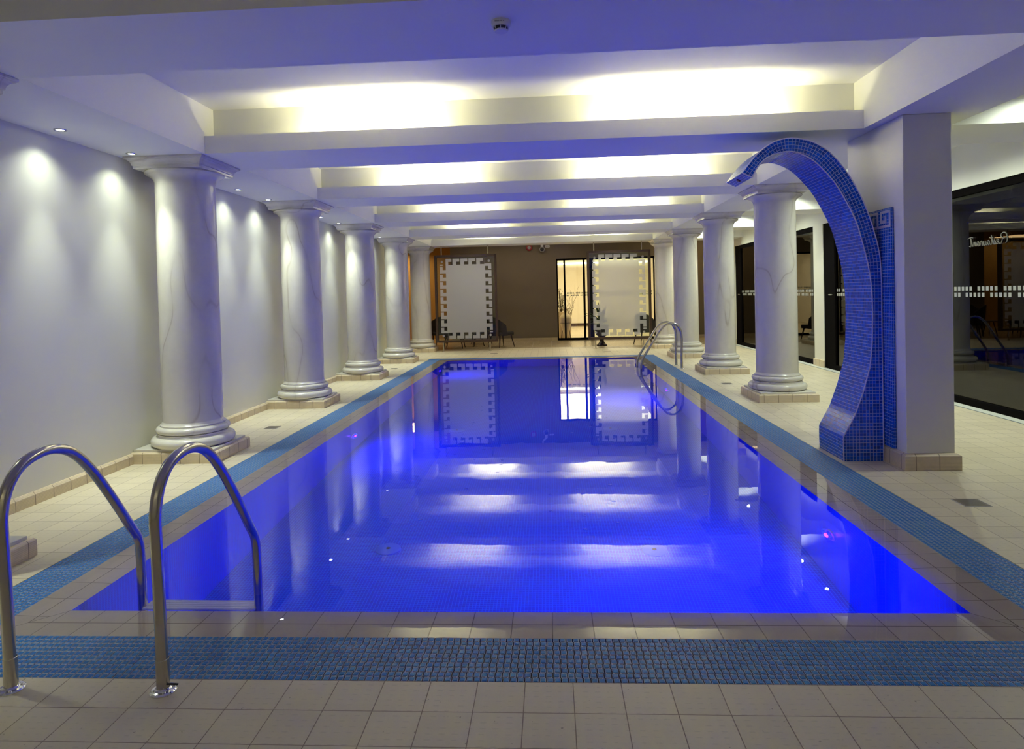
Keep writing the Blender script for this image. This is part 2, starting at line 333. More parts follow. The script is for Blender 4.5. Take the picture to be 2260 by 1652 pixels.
# ---------------------------------------------------------------- mesh helpers
class MB:
    def __init__(s): s.v = []; s.f = []; s.m = []; s.uv = {}
    def quad(s, pts, mi=0, uv=None):
        n = len(s.v); s.v += [tuple(p) for p in pts]; s.f.append(tuple(range(n, n + len(pts)))); s.m.append(mi)
        if uv: s.uv[len(s.f) - 1] = uv
    def box(s, x0, x1, y0, y1, z0, z1, mi=0):
        n = len(s.v)
        s.v += [(x0, y0, z0), (x1, y0, z0), (x1, y1, z0), (x0, y1, z0), (x0, y0, z1), (x1, y0, z1), (x1, y1, z1), (x0, y1, z1)]
        for f in ((0, 3, 2, 1), (4, 5, 6, 7), (0, 1, 5, 4), (1, 2, 6, 5), (2, 3, 7, 6), (3, 0, 4, 7)):
            s.f.append(tuple(n + i for i in f)); s.m.append(mi)
        return s
    def lathe(s, prof, seg=48, cx=0, cy=0, mi=0, a0=0, cap=True):
        n = len(s.v); k = len(prof)
        for r, z in prof:
            for i in range(seg):
                a = 2 * pi * i / seg; s.v.append((cx + r * math.cos(a), cy + r * math.sin(a), z))
        for j in range(k - 1):
            for i in range(seg):
                i2 = (i + 1) % seg
                s.f.append((n + j * seg + i, n + j * seg + i2, n + (j + 1) * seg + i2, n + (j + 1) * seg + i)); s.m.append(mi)
        if cap:
            s.f.append(tuple(n + i for i in reversed(range(seg)))); s.m.append(mi)
            s.f.append(tuple(n + (k - 1) * seg + i for i in range(seg))); s.m.append(mi)
        return s
    def rects(s, lst, mi=0):
        """stack of rectangles (x0,x1,y0,y1,z) joined into one moulding"""
        n = len(s.v)
        for x0, x1, y0, y1, z in lst: s.v += [(x0, y0, z), (x1, y0, z), (x1, y1, z), (x0, y1, z)]
        for j in range(len(lst) - 1):
            for i in range(4):
                i2 = (i + 1) % 4; s.f.append((n + j * 4 + i, n + j * 4 + i2, n + j * 4 + 4 + i2, n + j * 4 + 4 + i)); s.m.append(mi)
        s.f.append((n + 3, n + 2, n + 1, n)); s.m.append(mi)
        e = n + 4 * (len(lst) - 1); s.f.append((e, e + 1, e + 2, e + 3)); s.m.append(mi)
        return s
    def tube(s, pts, r, seg=16, mi=0, cap=True):
        pts = [Vector(p) for p in pts]; n = len(s.v); K = len(pts)
        rr = r if isinstance(r, (list, tuple)) else [r] * K
        prev = None
        for i, p in enumerate(pts):
            t = (pts[min(i + 1, K - 1)] - pts[max(i - 1, 0)]).normalized()
            if prev is None:
                u = t.orthogonal().normalized()
            else:
                u = (prev - t * prev.dot(t)).normalized()
            prev = u; q = t.cross(u)
            for j in range(seg):
                a = 2 * pi * j / seg; s.v.append(tuple(p + u * (rr[i] * math.cos(a)) + q * (rr[i] * math.sin(a))))
        for i in range(K - 1):
            for j in range(seg):
                j2 = (j + 1) % seg; s.f.append((n + i * seg + j, n + i * seg + j2, n + (i + 1) * seg + j2, n + (i + 1) * seg + j)); s.m.append(mi)
        if cap:
            s.f.append(tuple(n + j for j in reversed(range(seg)))); s.m.append(mi)
            s.f.append(tuple(n + (K - 1) * seg + j for j in range(seg))); s.m.append(mi)
        return s
    def prism(s, poly, y0, y1, mi=0):
        """polygon in XZ extruded along Y"""
        n = len(s.v); k = len(poly)
        s.v += [(x, y0, z) for x, z in poly] + [(x, y1, z) for x, z in poly]
        s.f.append(tuple(range(n, n + k))); s.m.append(mi); s.f.append(tuple(reversed(range(n + k, n + 2 * k)))); s.m.append(mi)
        for i in range(k):
            i2 = (i + 1) % k; s.f.append((n + i2, n + i, n + k + i, n + k + i2)); s.m.append(mi)
        return s
    def build(s, name, mats, parent=None, smooth=False, bevel=0, seg=2, recalc=True):
        me = bpy.data.meshes.new(name); me.from_pydata(s.v, [], s.f); me.update()
        if not isinstance(mats, (list, tuple)): mats = [mats]
        for m in mats: me.materials.append(m)
        me.polygons.foreach_set('material_index', s.m)
        if s.uv:
            ul = me.uv_layers.new(name='UVMap')
            for fi, uv in s.uv.items():
                p = me.polygons[fi]
                for k, li in enumerate(p.loop_indices): ul.data[li].uv = uv[k]
        if recalc:
            import bmesh
            bm = bmesh.new(); bm.from_mesh(me); bmesh.ops.recalc_face_normals(bm, faces=bm.faces); bm.to_mesh(me); bm.free()
        if smooth:
            me.polygons.foreach_set('use_smooth', [True] * len(me.polygons))
            me.set_sharp_from_angle(angle=math.radians(smooth if smooth is not True else 40))
        o = bpy.data.objects.new(name, me); C.objects.link(o)
        if parent: o.parent = parent
        if bevel:
            md = o.modifiers.new('bevel', 'BEVEL'); md.width = bevel; md.segments = seg; md.limit_method = 'ANGLE'; md.angle_limit = math.radians(40)
        return o
def tag(o, label=None, cat=None, group=None, kind=None):
    for k, v in (('label', label), ('category', cat), ('group', group), ('kind', kind)):
        if v: o[k] = v
    return o
def thing(name, loc, label, cat, group=None, rz=0):
    o = bpy.data.objects.new(name, None); C.objects.link(o); o.location = loc; o.rotation_euler = (0, 0, rz)
    o.empty_display_size = .1
    return tag(o, label, cat, group)
def struct(o): o['kind'] = 'structure'; return o
def dup(root, loc, label, group=None, rz=None):
    def cp(o, par):
        c = o.copy(); C.objects.link(c)
        if par: c.parent = par
        for ch in list(o.children):
            if not ch.name.startswith('__'): cp(ch, c)
        return c
    r = cp(root, None); r.location = loc
    if rz is not None: r.rotation_euler = (0, 0, rz)
    if label: r['label'] = label
    if group: r['group'] = group
    return r
def smoothpath(pts, sub=8):
    """Catmull-Rom through pts"""
    P = [Vector(p) for p in pts]; P = [P[0] * 2 - P[1]] + P + [P[-1] * 2 - P[-2]]; out = []
    for i in range(1, len(P) - 2):
        a, b, c, d = P[i - 1:i + 3]
        for k in range(sub):
            t = k / sub
            out.append(.5 * ((2 * b) + (c - a) * t + (2 * a - 5 * b + 4 * c - d) * t * t + (3 * b - a - 3 * c + d) * t ** 3))
    out.append(P[-2]); return out

# ================================================================ SETTING
YB = -2.6     # wall behind the camera
XR2 = 9.6     # far side of the rooms beyond the glazing
# floor
m = MB()
m.box(XWL - .3, OXL, YB, 19.5, -.2, 0); m.box(OXR, XG - .13, YB, 19.5, -.2, 0)
m.box(OXL, OXR, YB, OYN, -.2, 0); m.box(OXL, OXR, OYF, 19.5, -.2, 0)
struct(m.build('floor', M_FLOOR))
m = MB(); m.box(-7.2, XG - .13, 19.5, 32.2, -.2, 0)
struct(m.build('floor', M_TRAV))
m = MB(); m.box(XG + .2, XR2, YB, 32.2, -.2, 0)
struct(m.build('floor', M_TRAV))
m = MB(); m.box(XG - .13, XG + .2, YB, 19.7, -.2, .001); struct(m.build('trim_1', M_STRIP))
m = MB(); m.box(XG - .15, XG - .13, YB, 19.7, -.1, .0015); struct(m.build('trim_2', M_BLUELINE))
# coffer ceiling, soffits
m = MB(); m.box(XSL, XSR, YB, 19.35, ZC, ZC + .15); struct(m.build('ceiling', M_WHITE))
m = MB(); m.box(-7.3, XG + .3, 19.35, 32.3, ZC, ZC + .15); struct(m.build('ceiling', M_WHITE))
m = MB(); m.box(XSO, XG + .3, YB, 19.35, ZCA, ZC + .15); struct(m.build('ceiling', M_WHITE))
m = MB(); m.box(XG + .3, XR2, YB, 32.3, 2.95, ZC + .15); struct(m.build('ceiling', M_WHITE))
m = MB(); m.box(XWL, XSL, YB, 19.35, ZS, ZC + .15); struct(m.build('trim_3', M_WHITE))
m = MB(); m.box(XSR, XSO, YB, 19.35, ZS, ZC + .15); struct(m.build('trim_4', M_WHITE))
for i, (f, b) in enumerate(BEAMS):
    m = MB()
    m.box(XSL, XSR, f + .185, b, ZS, ZC)                       # body of the cross beam
    m.box(XSL, XSR, f, f + .185, ZS, ZS + .035)                # trough floor
    m.box(XSL, XSR, f, f + .022, ZS + .035, ZLIP)              # trough lip
    struct(m.build('trim_%d' % (5 + i), M_WHITE))
    m = MB(); m.box(XSO, XG, f, b, ZS, ZCA); struct(m.build('trim_%d' % (11 + i), M_WHITE))
# walls
m = MB(); m.box(XWL - .3, XWL, YB, 19.35, 0, ZC + .15); struct(m.build('wall_left', M_WALL))
m = MB(); m.box(-7.3, XR2, YB - .2, YB, 0, ZC + .15); struct(m.build('wall_near', M_WALL))
m = MB(); m.box(XR2, XR2 + .2, YB, 32.3, 0, ZC + .15); struct(m.build('wall_right', M_BROWN))
m = MB(); m.box(-3.38, .27, YBK, YBK + .2, 0, ZC); m.box(.27, 3.72, YBK, YBK + .2, 2.80, ZC); m.box(3.72, XG + .1, YBK, YBK + .2, 0, ZC)
struct(m.build('wall_back', M_BROWN))
m = MB(); m.box(-3.38, .26, YBK - .02, YBK, 0, .105); m.box(3.74, XG, YBK - .02, YBK, 0, .105); struct(m.build('baseboard_back', M_TRAV))
m = MB(); m.box(-7.2, -3.2, 24.6, 24.8, 0, ZC); m.box(-7.3, -7.2, 19.3, 24.8, 0, ZC); m.box(-7.2, XWL - .3, 19.15, 19.35, 0, ZC); m.box(-3.40, -3.2, YBK + .2, 24.6, 0, ZC)
struct(m.build('wall_passage', M_ORANGE))
m = MB(); m.box(-.9, -.7, YBK + .2, 32, 0, 3.3); m.box(4.9, 5.1, YBK + .2, 32, 0, 3.3); m.box(-.9, 5.1, 32, 32.2, 0, 3.3)
struct(m.build('wall_lobby', M_CREAM))
m = MB(); m.box(-.7, 4.9, YBK + .2, 32, 3.2, 3.3); struct(m.build('ceiling', M_CREAM))
m = MB(); m.box(-.7, 4.9, 31.96, 32, 0, .13); struct(m.build('baseboard_lobby', M_WOODF))
m = MB(); m.box(-.6, 4.8, 31.88, 31.96, 3.02, 3.10); struct(m.build('trim_17', M_COVE))
# baseboard left, between the column plinths
m = MB()
def skirt_run(y0, y1):
    m.rects([(XWL, XWL + .028, y0, y1, 0), (XWL, XWL + .028, y0, y1, .082), (XWL, XWL + .012, y0, y1, .105)])
LY = [3.62, 6.62, 9.74, 12.86, 15.98, 18.95]
edges = [YB] + sum([[y - .37, y + .37] for y in LY], []) + [19.35]
for k in range(0, len(edges), 2):
    if edges[k + 1] > edges[k]: skirt_run(edges[k], edges[k + 1])
struct(m.build('baseboard_left', M_SKIRT))
# fascia above the glazing and the posts
m = MB()
m.box(XG - .01, XG + .25, YB, 20.0, 2.85, ZC); m.box(XG - .01, XG + .25, 13.25, 13.72, 0, 2.85)
m.box(XG - .01, XG + .25, 19.35, YBK, 0, 2.85); m.box(XG - .01, XG + .25, YB, 3.6, 0, 2.85)
struct(m.build('wall_right', M_WALL))
m = MB(); m.box(XG - .035, XG - .01, 13.23, 13.74, 0, .14); m.box(XG - .035, XG - .01, 19.33, YBK, 0, .14); struct(m.build('baseboard_right', M_SKIRT))

# ---- pool basin
PD = -1.40
m = MB()
e = .30
m.quad([(PXL, PYN, PD), (PXR, PYN, PD), (PXR, PYF, PD), (PXL, PYF, PD)])
zt = -.022
for a, b in (((PXL, PYN), (PXR, PYN)), ((PXR, PYN), (PXR, PYF)), ((PXR, PYF), (PXL, PYF)), ((PXL, PYF), (PXL, PYN))):
    m.quad([(a[0], a[1], PD), (b[0], b[1], PD), (b[0], b[1], zt), (a[0], a[1], zt)])
pool = struct(m.build('pool_basin', M_POOL, recalc=False))
# coping: two rows of tiles sloping under the water to the edge
def lerp(a, b, t): return a + (b - a) * t
def ring(t, z):
    return (lerp(GXL, PXL, t), lerp(GXR, PXR, t), lerp(GYN, PYN, t), lerp(GYF, PYF, t), z)
mN = MB(); mS = MB(); mg = MB()
for t0, t1 in ((0, .485), (.505, 1)):
    A = ring(t0, -.004 - .018 * t0); B = ring(t1, -.004 - .018 * t1)
    g = .0025
    mN.quad([(A[0] + g, A[2], A[4]), (A[1] - g, A[2], A[4]), (B[1] - g, B[2], B[4]), (B[0] + g, B[2], B[4])])
    mN.quad([(B[0] + g, B[3], B[4]), (B[1] - g, B[3], B[4]), (A[1] - g, A[3], A[4]), (A[0] + g, A[3], A[4])])
    mS.quad([(A[0], A[2] + g, A[4]), (B[0], B[2] + g, B[4]), (B[0], B[3] - g, B[4]), (A[0], A[3] - g, A[4])])
    mS.quad([(B[1], B[2] + g, B[4]), (A[1], A[2] + g, A[4]), (A[1], A[3] - g, A[4]), (B[1], B[3] - g, B[4])])
A = ring(0, -.006); B = ring(1, -.0235)
for q in ([(A[0], A[2]), (A[1], A[2]), (B[1], B[2]), (B[0], B[2])], [(B[0], B[3]), (B[1], B[3]), (A[1], A[3]), (A[0], A[3])],
          [(A[0], A[2]), (B[0], B[2]), (B[0], B[3]), (A[0], A[3])], [(B[1], B[2]), (A[1], A[2]), (A[1], A[3]), (B[1], B[3])]):
    pts = []
    for x, y in q:
        on = abs(x - B[0]) < 1e-6 or abs(x - B[1]) < 1e-6
        pts.append((x, y, B[4] if (on and (abs(y - B[2]) < 1e-6 or abs(y - B[3]) < 1e-6)) else A[4]))
    mg.quad(pts)
struct(mN.build('pool_coping', M_COPX)); struct(mS.build('pool_coping', M_COPY)); struct(mg.build('pool_coping', M_GROUT))
# gutter channel under the grates
m = MB()
m.box(OXL, GXL, OYN, OYF, -.14, -.03); m.box(GXR, OXR, OYN, OYF, -.14, -.03)
m.box(GXL, GXR, OYN, GYN, -.14, -.03); m.box(GXL, GXR, GYF, OYF, -.14, -.03)
struct(m.build('gutter_channel', M_GSLOT))
# water
m = MB(); m.quad([(GXL, GYN, -.0015), (GXR, GYN, -.0015), (GXR, GYF, -.0015), (GXL, GYF, -.0015)])
wt = m.build('pool_water', M_WATER, recalc=False); tag(wt, 'still deep blue lit water filling the long pool', 'water', kind='stuff')

# ---- overflow grates
def grate(label, u0, u1, v0, v1, along_x, miter0, miter1):
    """pads in rows; u runs along the channel, v across it (v0 = pool side)"""
    mb = MB(); pu = .0305; nv = 10; pv = abs(v1 - v0) / nv; sg = 1 if v1 > v0 else -1
    n = int((u1 - u0) / pu); pu = (u1 - u0) / n
    def P(u, v, z): return (u, v, z) if along_x else (v, u, z)
    W = abs(v1 - v0)
    for j in range(nv):
        vc = v0 + sg * pv * (j + .5); d = pv * (j + .5)
        lo = u0 + (W - d if miter0 else 0); hi = u1 - (W - d if miter1 else 0)
        if miter0: lo = u0 + (W - d) * 0
        for i in range(n):
            uc = u0 + pu * (i + .5) + (.002 if j % 2 else -.002)
            for hu, hv, zb, zt_, mi in ((.0132 if along_x else pu * .49, pv * (.475 if along_x else .40), -.010, -.0020, 1), (.0100 if along_x else pu * .37, pv * (.33 if along_x else .29), -.0020, -.0006, 0)):
                k = len(mb.v)
                for (a, b) in ((-1, -1), (1, -1), (1, 1), (-1, 1)): mb.v.append(P(uc + a * hu, vc + b * hv, zb))
                s_ = .96 if mi else .9
                for (a, b) in ((-1, -1), (1, -1), (1, 1), (-1, 1)): mb.v.append(P(uc + a * hu * s_, vc + b * hv * s_, zt_))
                for f in ((4, 5, 6, 7), (0, 1, 5, 4), (1, 2, 6, 5), (2, 3, 7, 6), (3, 0, 4, 7)):
                    mb.f.append(tuple(k + q for q in f)); mb.m.append(mi)
            # bridge to the next row, alternately left and right
            if j < nv - 1:
                bu = uc + (.0085 if j % 2 == 0 else -.0085); k = len(mb.v)
                for (a, b) in ((-1, 0), (1, 0), (1, 1), (-1, 1)):
                    mb.v.append(P(bu + a * .0028, vc + sg * (pv * .38 + b * pv * .28), -.0021))
                mb.f.append((k, k + 1, k + 2, k + 3)); mb.m.append(1)
    return tag(mb.build('overflow_grate', [M_GPAD, M_GRIM], recalc=True), label, 'drain grate', 'blue overflow grates round the pool')
grate('blue plastic overflow grate running across the front, nearest the viewer', OXL, OXR, GYN, OYN, True, 1, 1)
grate('blue plastic overflow grate beside the left row of columns', GYN, GYF, GXL, OXL, False, 0, 0)
grate('blue plastic overflow grate beside the curved mosaic spout on the right', GYN, GYF, GXR, OXR, False, 0, 0)
grate('thin overflow grate across the far end of the pool', OXL, OXR, GYF, OYF, True, 1, 1)

# ================================================================ COLUMNS
def torus_prof(R, z0, z1, n=7):
    h = (z1 - z0) / 2; zc = (z0 + z1) / 2
    return [(R - h + h * math.cos(a), zc + h * math.sin(a)) for a in [(-.5 + k / (n - 1)) * pi for k in range(n)]]
RS = .29
def make_column(label, side):
    c = thing('marble_column', (0, 0, 0), label, 'column', None)
    if side == 'L': x0, x1 = XWL + 3.765, .425
    else: x0, x1 = -.40, .425
    if side == 'L': x0 = XWL - (-3.765)
    d = .37 if side == 'L' else .44
    m = MB().rects([(x0, x1, -d, d, 0), (x0, x1, -d, d, .100), (x0 + (.0 if side == 'L' else .012), x1 - .012, -d + .012, d - .012, .113)])
    m.build('tiled_plinth', M_SKIRT, c)
    MB().box(x0 + (.005 if side == 'L' else .035), x1 - .035, -d + .035, d - .035, .110, .137).build('marble_slab', M_MARB, c, bevel=.004)
    prof = [(.33, .137)] + torus_prof(.405, .137, .235, 11) + [(.345, .240), (.336, .252), (.340, .265)] + torus_prof(.355, .268, .335, 9) + [(.315, .338), (.315, .352), (.298, .362), (.2905, .385)]
    MB().lathe(prof, 72).build('base_moulding', M_MARB, c, smooth=50)
    MB().lathe([(.2905, .380), (.2905, 1.2), (.288, 2.2), (.284, 2.80)], 72, cap=False).build('shaft', M_MARB, c, smooth=50)
    MB().lathe([(.284, 2.79), (.284, 2.825), (.290, 2.85), (.302, 2.875), (.325, 2.898), (.352, 2.914), (.370, 2.921), (.378, 2.932), (.374, 2.944), (.36, 2.95)], 72).build('capital_bell', M_MARB, c, smooth=50)
    def sq(h, z): return (-h, h, -h, h, z)
    MB().rects([sq(.335, 2.946), sq(.342, 2.950), sq(.342, 2.976), sq(.352, 2.978), sq(.352, 2.986), sq(.356, 3.002), sq(.366, 3.018), sq(.380, 3.030), sq(.392, 3.033), sq(.392, 3.038), sq(.402, 3.041), sq(.402, ZS)]).build('abacus', M_MARB, c, bevel=.002, seg=1)
    return c
XCL, XCR = -3.765, 3.31
cl = make_column('pale marble column at the left frame edge, only capital and plinth corner showing', 'L')
cl.location = (XCL, LY[0], 0); cl['group'] = 'marble columns along the left wall'
labs = ['large pale marble column behind the near pool ladder, nearest of the whole columns on the left',
        'marble column second whole one from the viewer along the left wall',
        'marble column third whole one along the left wall, middle of its row',
        'marble column fourth whole one along the left wall, next to last',
        'farthest marble column of the left row, beside the left etched glass screen']
for y, lb in zip(LY[1:], labs): dup(cl, (XCL, y, 0), lb, 'marble columns along the left wall')
RY = [9.72, 12.88, 15.98, 18.75]
cr = make_column('marble column seen through the curved mosaic spout, nearest on the right side', 'R')
cr.location = (XCR, RY[0], 0); cr['group'] = 'marble columns along the right side'
for y, lb in zip(RY[1:], ['marble column second from the spout along the right side, in front of the glass doors',
                          'marble column third from the spout along the right side, just right of the far ladder',
                          'farthest marble column on the right side, beside the right etched glass screen']):
    dup(cr, (XCR, y, 0), lb, 'marble columns along the right side')
# square pillar
pl = thing('square_pillar', (3.255, 6.30, 0), 'plain cream square pillar behind the blue mosaic spout', 'pillar')
MB().box(-.20, .205, -.515, .515, 0, ZS).build('shaft', M_WALL, pl, bevel=.006)
MB().rects([(-.228, .245, -.545, .545, 0), (-.228, .245, -.545, .545, .125), (-.205, .215, -.52, .52, .145)]).build('tiled_plinth', M_SKIRT, pl)

# ================================================================ WATER SPOUT
FY0, FY1 = 6.10, 6.64
def K(pts, s=6.10 / 6.05): return [(x * s, 1.6 + (z - 1.6) * s) for x, z in pts]
outer = K([(1.779, 2.657), (1.829, 2.721), (1.903, 2.809), (1.993, 2.883), (2.094, 2.936), (2.203, 2.953), (2.315, 2.94), (2.434, 2.899), (2.553, 2.817), (2.67, 2.679), (2.767, 2.525), (2.863, 2.318), (2.935, 2.092), (2.980, 1.886), (3.000, 1.681), (3.005, 1.316), (3.005, 1.07), (3.005, .8), (3.005, .5), (3.005, .25), (3.005, .12)]) + [(3.018, 0)]
inner = K([(1.871, 2.613), (1.901, 2.678), (1.963, 2.757), (2.032, 2.80), (2.133, 2.829), (2.233, 2.833), (2.353, 2.784), (2.451, 2.711), (2.589, 2.551), (2.686, 2.385), (2.782, 2.178), (2.839, 1.972), (2.884, 1.767), (2.909, 1.562), (2.914, 1.316), (2.906, 1.07), (2.884, .865), (2.821, .64), (2.745, .43), (2.640, .235), (2.640, .12)]) + [(2.665, 0)]
outer = [(min(x, 3.018), z) for x, z in outer]
def cr2(pts, per=5):
    P = smoothpath([(x, 0, z) for x, z in pts], per); return [(p.x, p.z) for p in P]
# smooth the free arm, resample both edges to the same count
def resample(pts, n):
    L = [0]
    for a, b in zip(pts, pts[1:]): L.append(L[-1] + math.dist(a, b))
    out = []
    for k in range(n):
        t = L[-1] * k / (n - 1); i = 0
        while i < len(L) - 2 and L[i + 1] < t: i += 1
        u = (t - L[i]) / max(1e-9, L[i + 1] - L[i]); out.append((lerp(pts[i][0], pts[i + 1][0], u), lerp(pts[i][1], pts[i + 1][1], u)))
    return out
NA = 15
ia = resample(cr2(inner[:NA]), 60); oc = resample(cr2(outer[:NA + 1]), 1500); oa = []; last = 0
for k, p in enumerate(ia):                     # pair every inner point with the outer point square across from it
    if k == 0: oa.append(oc[0]); continue
    best = min(range(last, min(last + 160, 1500)), key=lambda q: math.dist(p, oc[q])); last = best; oa.append(oc[best])
oa[-1] = oc[-1]
# in the base keep both edges on level courses
def atz(pts, z):
    for a, b in zip(pts, pts[1:]):
        if (a[1] - z) * (b[1] - z) <= 0 and a[1] != b[1]:
            t = (z - a[1]) / (b[1] - a[1]); return (lerp(a[0], b[0], t), z)
    return pts[-1]
z_a = oa[-1][1]
zlo = [z_a * (1 - k / 46) for k in range(1, 47)]
OU = oa + [atz(outer[NA:], min(z, outer[NA][1])) for z in zlo]; IN = ia + [atz(inner[NA - 1:], min(z, inner[NA - 1][1])) for z in zlo]
body = MB(); arc = 0; arcs = [0]
for k in range(1, len(OU)):
    mid0 = ((OU[k - 1][0] + IN[k - 1][0]) / 2, (OU[k - 1][1] + IN[k - 1][1]) / 2); mid1 = ((OU[k][0] + IN[k][0]) / 2, (OU[k][1] + IN[k][1]) / 2)
    arcs.append(arcs[-1] + (abs(OU[k][1] - OU[k - 1][1]) if k > 62 else math.dist(mid0, mid1)))
DY = FY1 - FY0
for k in range(len(OU) - 1):
    o0, o1, i0, i1 = OU[k], OU[k + 1], IN[k], IN[k + 1]; u0, u1 = arcs[k], arcs[k + 1]
    w0, w1 = math.dist(o0, i0), math.dist(o1, i1)
    body.quad([(o0[0], FY0, o0[1]), (i0[0], FY0, i0[1]), (i1[0], FY0, i1[1]), (o1[0], FY0, o1[1])], 0, [(u0, 0), (u0, w0), (u1, w1), (u1, 0)])
    body.quad([(i0[0], FY1, i0[1]), (o0[0], FY1, o0[1]), (o1[0], FY1, o1[1]), (i1[0], FY1, i1[1])], 0, [(u0, w0), (u0, 0), (u1, 0), (u1, w1)])
    body.quad([(i0[0], FY0, i0[1]), (i0[0], FY1, i0[1]), (i1[0], FY1, i1[1]), (i1[0], FY0, i1[1])], 1, [(u0, 0), (u0, DY), (u1, DY), (u1, 0)])
    body.quad([(o0[0], FY1, o0[1]), (o0[0], FY0, o0[1]), (o1[0], FY0, o1[1]), (o1[0], FY1, o1[1])], 1, [(u0, DY), (u0, 0), (u1, 0), (u1, DY)])
o0, i0 = OU[0], IN[0]
body.quad([(o0[0], FY1, o0[1]), (i0[0], FY1, i0[1]), (i0[0], FY0, i0[1]), (o0[0], FY0, o0[1])], 0, [(0, 0), (.12, 0), (.12, DY), (0, DY)])
sp_t = thing('water_spout', (0, 0, 0), 'tall swan neck water spout covered in blue mosaic, arching over the pool edge', 'water feature')
body.build('mosaic_body', [M_FEAT, M_FEATB], sp_t, recalc=False)
m = MB()
for pts in (OU, IN):
    m.tube([(x, FY0 - .001, z) for x, z in pts], .0055, 6)
m.tube([(o0[0], FY0, o0[1]), (i0[0], FY0, i0[1])], .0055, 6)
m.build('edge_trim', M_EDGE, sp_t)
c0 = Vector(((o0[0] + i0[0]) / 2, 0, (o0[1] + i0[1]) / 2)); dn = (c0 - Vector(((OU[2][0] + IN[2][0]) / 2, 0, (OU[2][1] + IN[2][1]) / 2))).normalized()
MB().tube([(c0.x, 6.37, c0.z), (c0.x + dn.x * .012, 6.37, c0.z + dn.z * .012)], .020, 16).build('nozzle', simple('copper_nozzle', (.16, .07, .05), .35, .8), sp_t)
# mosaic panel with key border on the pillar
pn = thing('mosaic_panel', (3.04, 6.37, 0), 'blue mosaic wall panel with pale key pattern border, on the pillar behind the spout', 'wall panel')
MB().box(-.012, .012, -.43, .43, .15, 2.115).build('mosaic_field', M_PANEL, pn)
MB().box(-.011, .012, -.43, .43, 2.115, 2.29).build('border_ground', M_PANEL, pn)
m = MB()
s = .025
for k in range(4):
    y = -.43 + .004 + k * .213; q = .0245
    nk = 0; pth = [(8, .5), (0, .5), (0, 6.2), (6, 6.2), (6, 2.4), (2.9, 2.4), (2.9, 4.3)]
    for (a, b), (c_, d_) in zip(pth, pth[1:]):
        nk += 1; m.box(-.0145 - nk * .00035, -.0112 - nk * .00003, y + (min(a, c_) + .05) * q, y + (max(a, c_) + 1.05) * q, 2.118 + (min(b, d_) - .5) * q * .93, 2.118 + (max(b, d_) + .5) * q * .93)
m.build('key_pattern', M_KEYW, pn)

# ================================================================ LADDERS
def ladder(label, origin, rz, rails, prof, treads, R=.0238, group=None):
    """rails run in local Y (towards the pool), x spacing across"""
    t = thing('pool_ladder', origin, label, 'pool ladder', group, rz)
    for x in rails:
        pts = smoothpath([(x, y, z) for y, z in prof], 7)
        rr = MB().tube(pts, R, 20).build('handrail', M_STEEL, t, smooth=60)
        y0 = prof[0][0]
        fl = MB().lathe([(.052, 0), (.052, .004), (.046, .009), (.034, .011), (.030, .016), (R + .003, .018)], 32, x, y0).build('floor_flange', M_CHROME, rr, smooth=30)
        for a in range(4):
            MB().lathe([(.006, .009), (.006, .014), (.003, .016)], 10, x + .040 * math.cos(a * pi / 2 + .6), y0 + .040 * math.sin(a * pi / 2 + .6)).build('flange_screw', M_CHROME, rr)
        MB().lathe([(R + .0025, .018), (R + .0025, .135), (R + .0005, .138)], 24, x, y0, cap=False).build('socket_sleeve', M_STEEL, rr, smooth=30)
    ye = prof[-1][0]
    for z in treads:
        tr = MB().box(rails[0] + .012, rails[1] - .012, ye - .035, ye + .065, z - .012, z + .012).build('tread', M_TREAD, t, bevel=.008)
        tb = MB()
        for k in range(5): tb.box(rails[0] + .03, rails[1] - .03, ye - .026 + k * .02, ye - .018 + k * .02, z + .012, z + .0155)
        tb.build('grip_strips', M_WPLAST, tr)
    return t
nprof = [(0, 0), (-.005, .33), (-.012, .60), (-.012, .74), (.022, .845), (.095, .918), (.205, .948), (.305, .940), (.405, .895), (.52, .785), (.66, .605), (.80, .405), (.858, .320), (.876, .22), (.882, 0), (.885, -.4), (.885, -1.05)]
lad = ladder('steel pool ladder with two bowed handrails in the near left corner, its top tread underwater', (-1.96, 2.57, 0), 0, (-.33, .33), nprof, (-.19, -.47, -.75))
MB().tube([(.335, -.01, .035), (.385, -.012, .037), (.400, -.012, .036)], .004, 8).build('hex_key', M_BLK, lad)
fprof = [(0, 0), (0, .33), (-.004, .66), (.03, .82), (.11, .91), (.20, .935), (.31, .905), (.43, .785), (.60, .52), (.77, .26), (.82, .14), (.835, -.05), (.84, -1.1)]
fprof = [(y, z) for y, z in fprof]
ladder('small steel pool ladder at the far right corner of the pool', (2.69, 13.8, 0), pi / 2, (-.29, .29), fprof, (-.22, -.47, -.72, -.97))

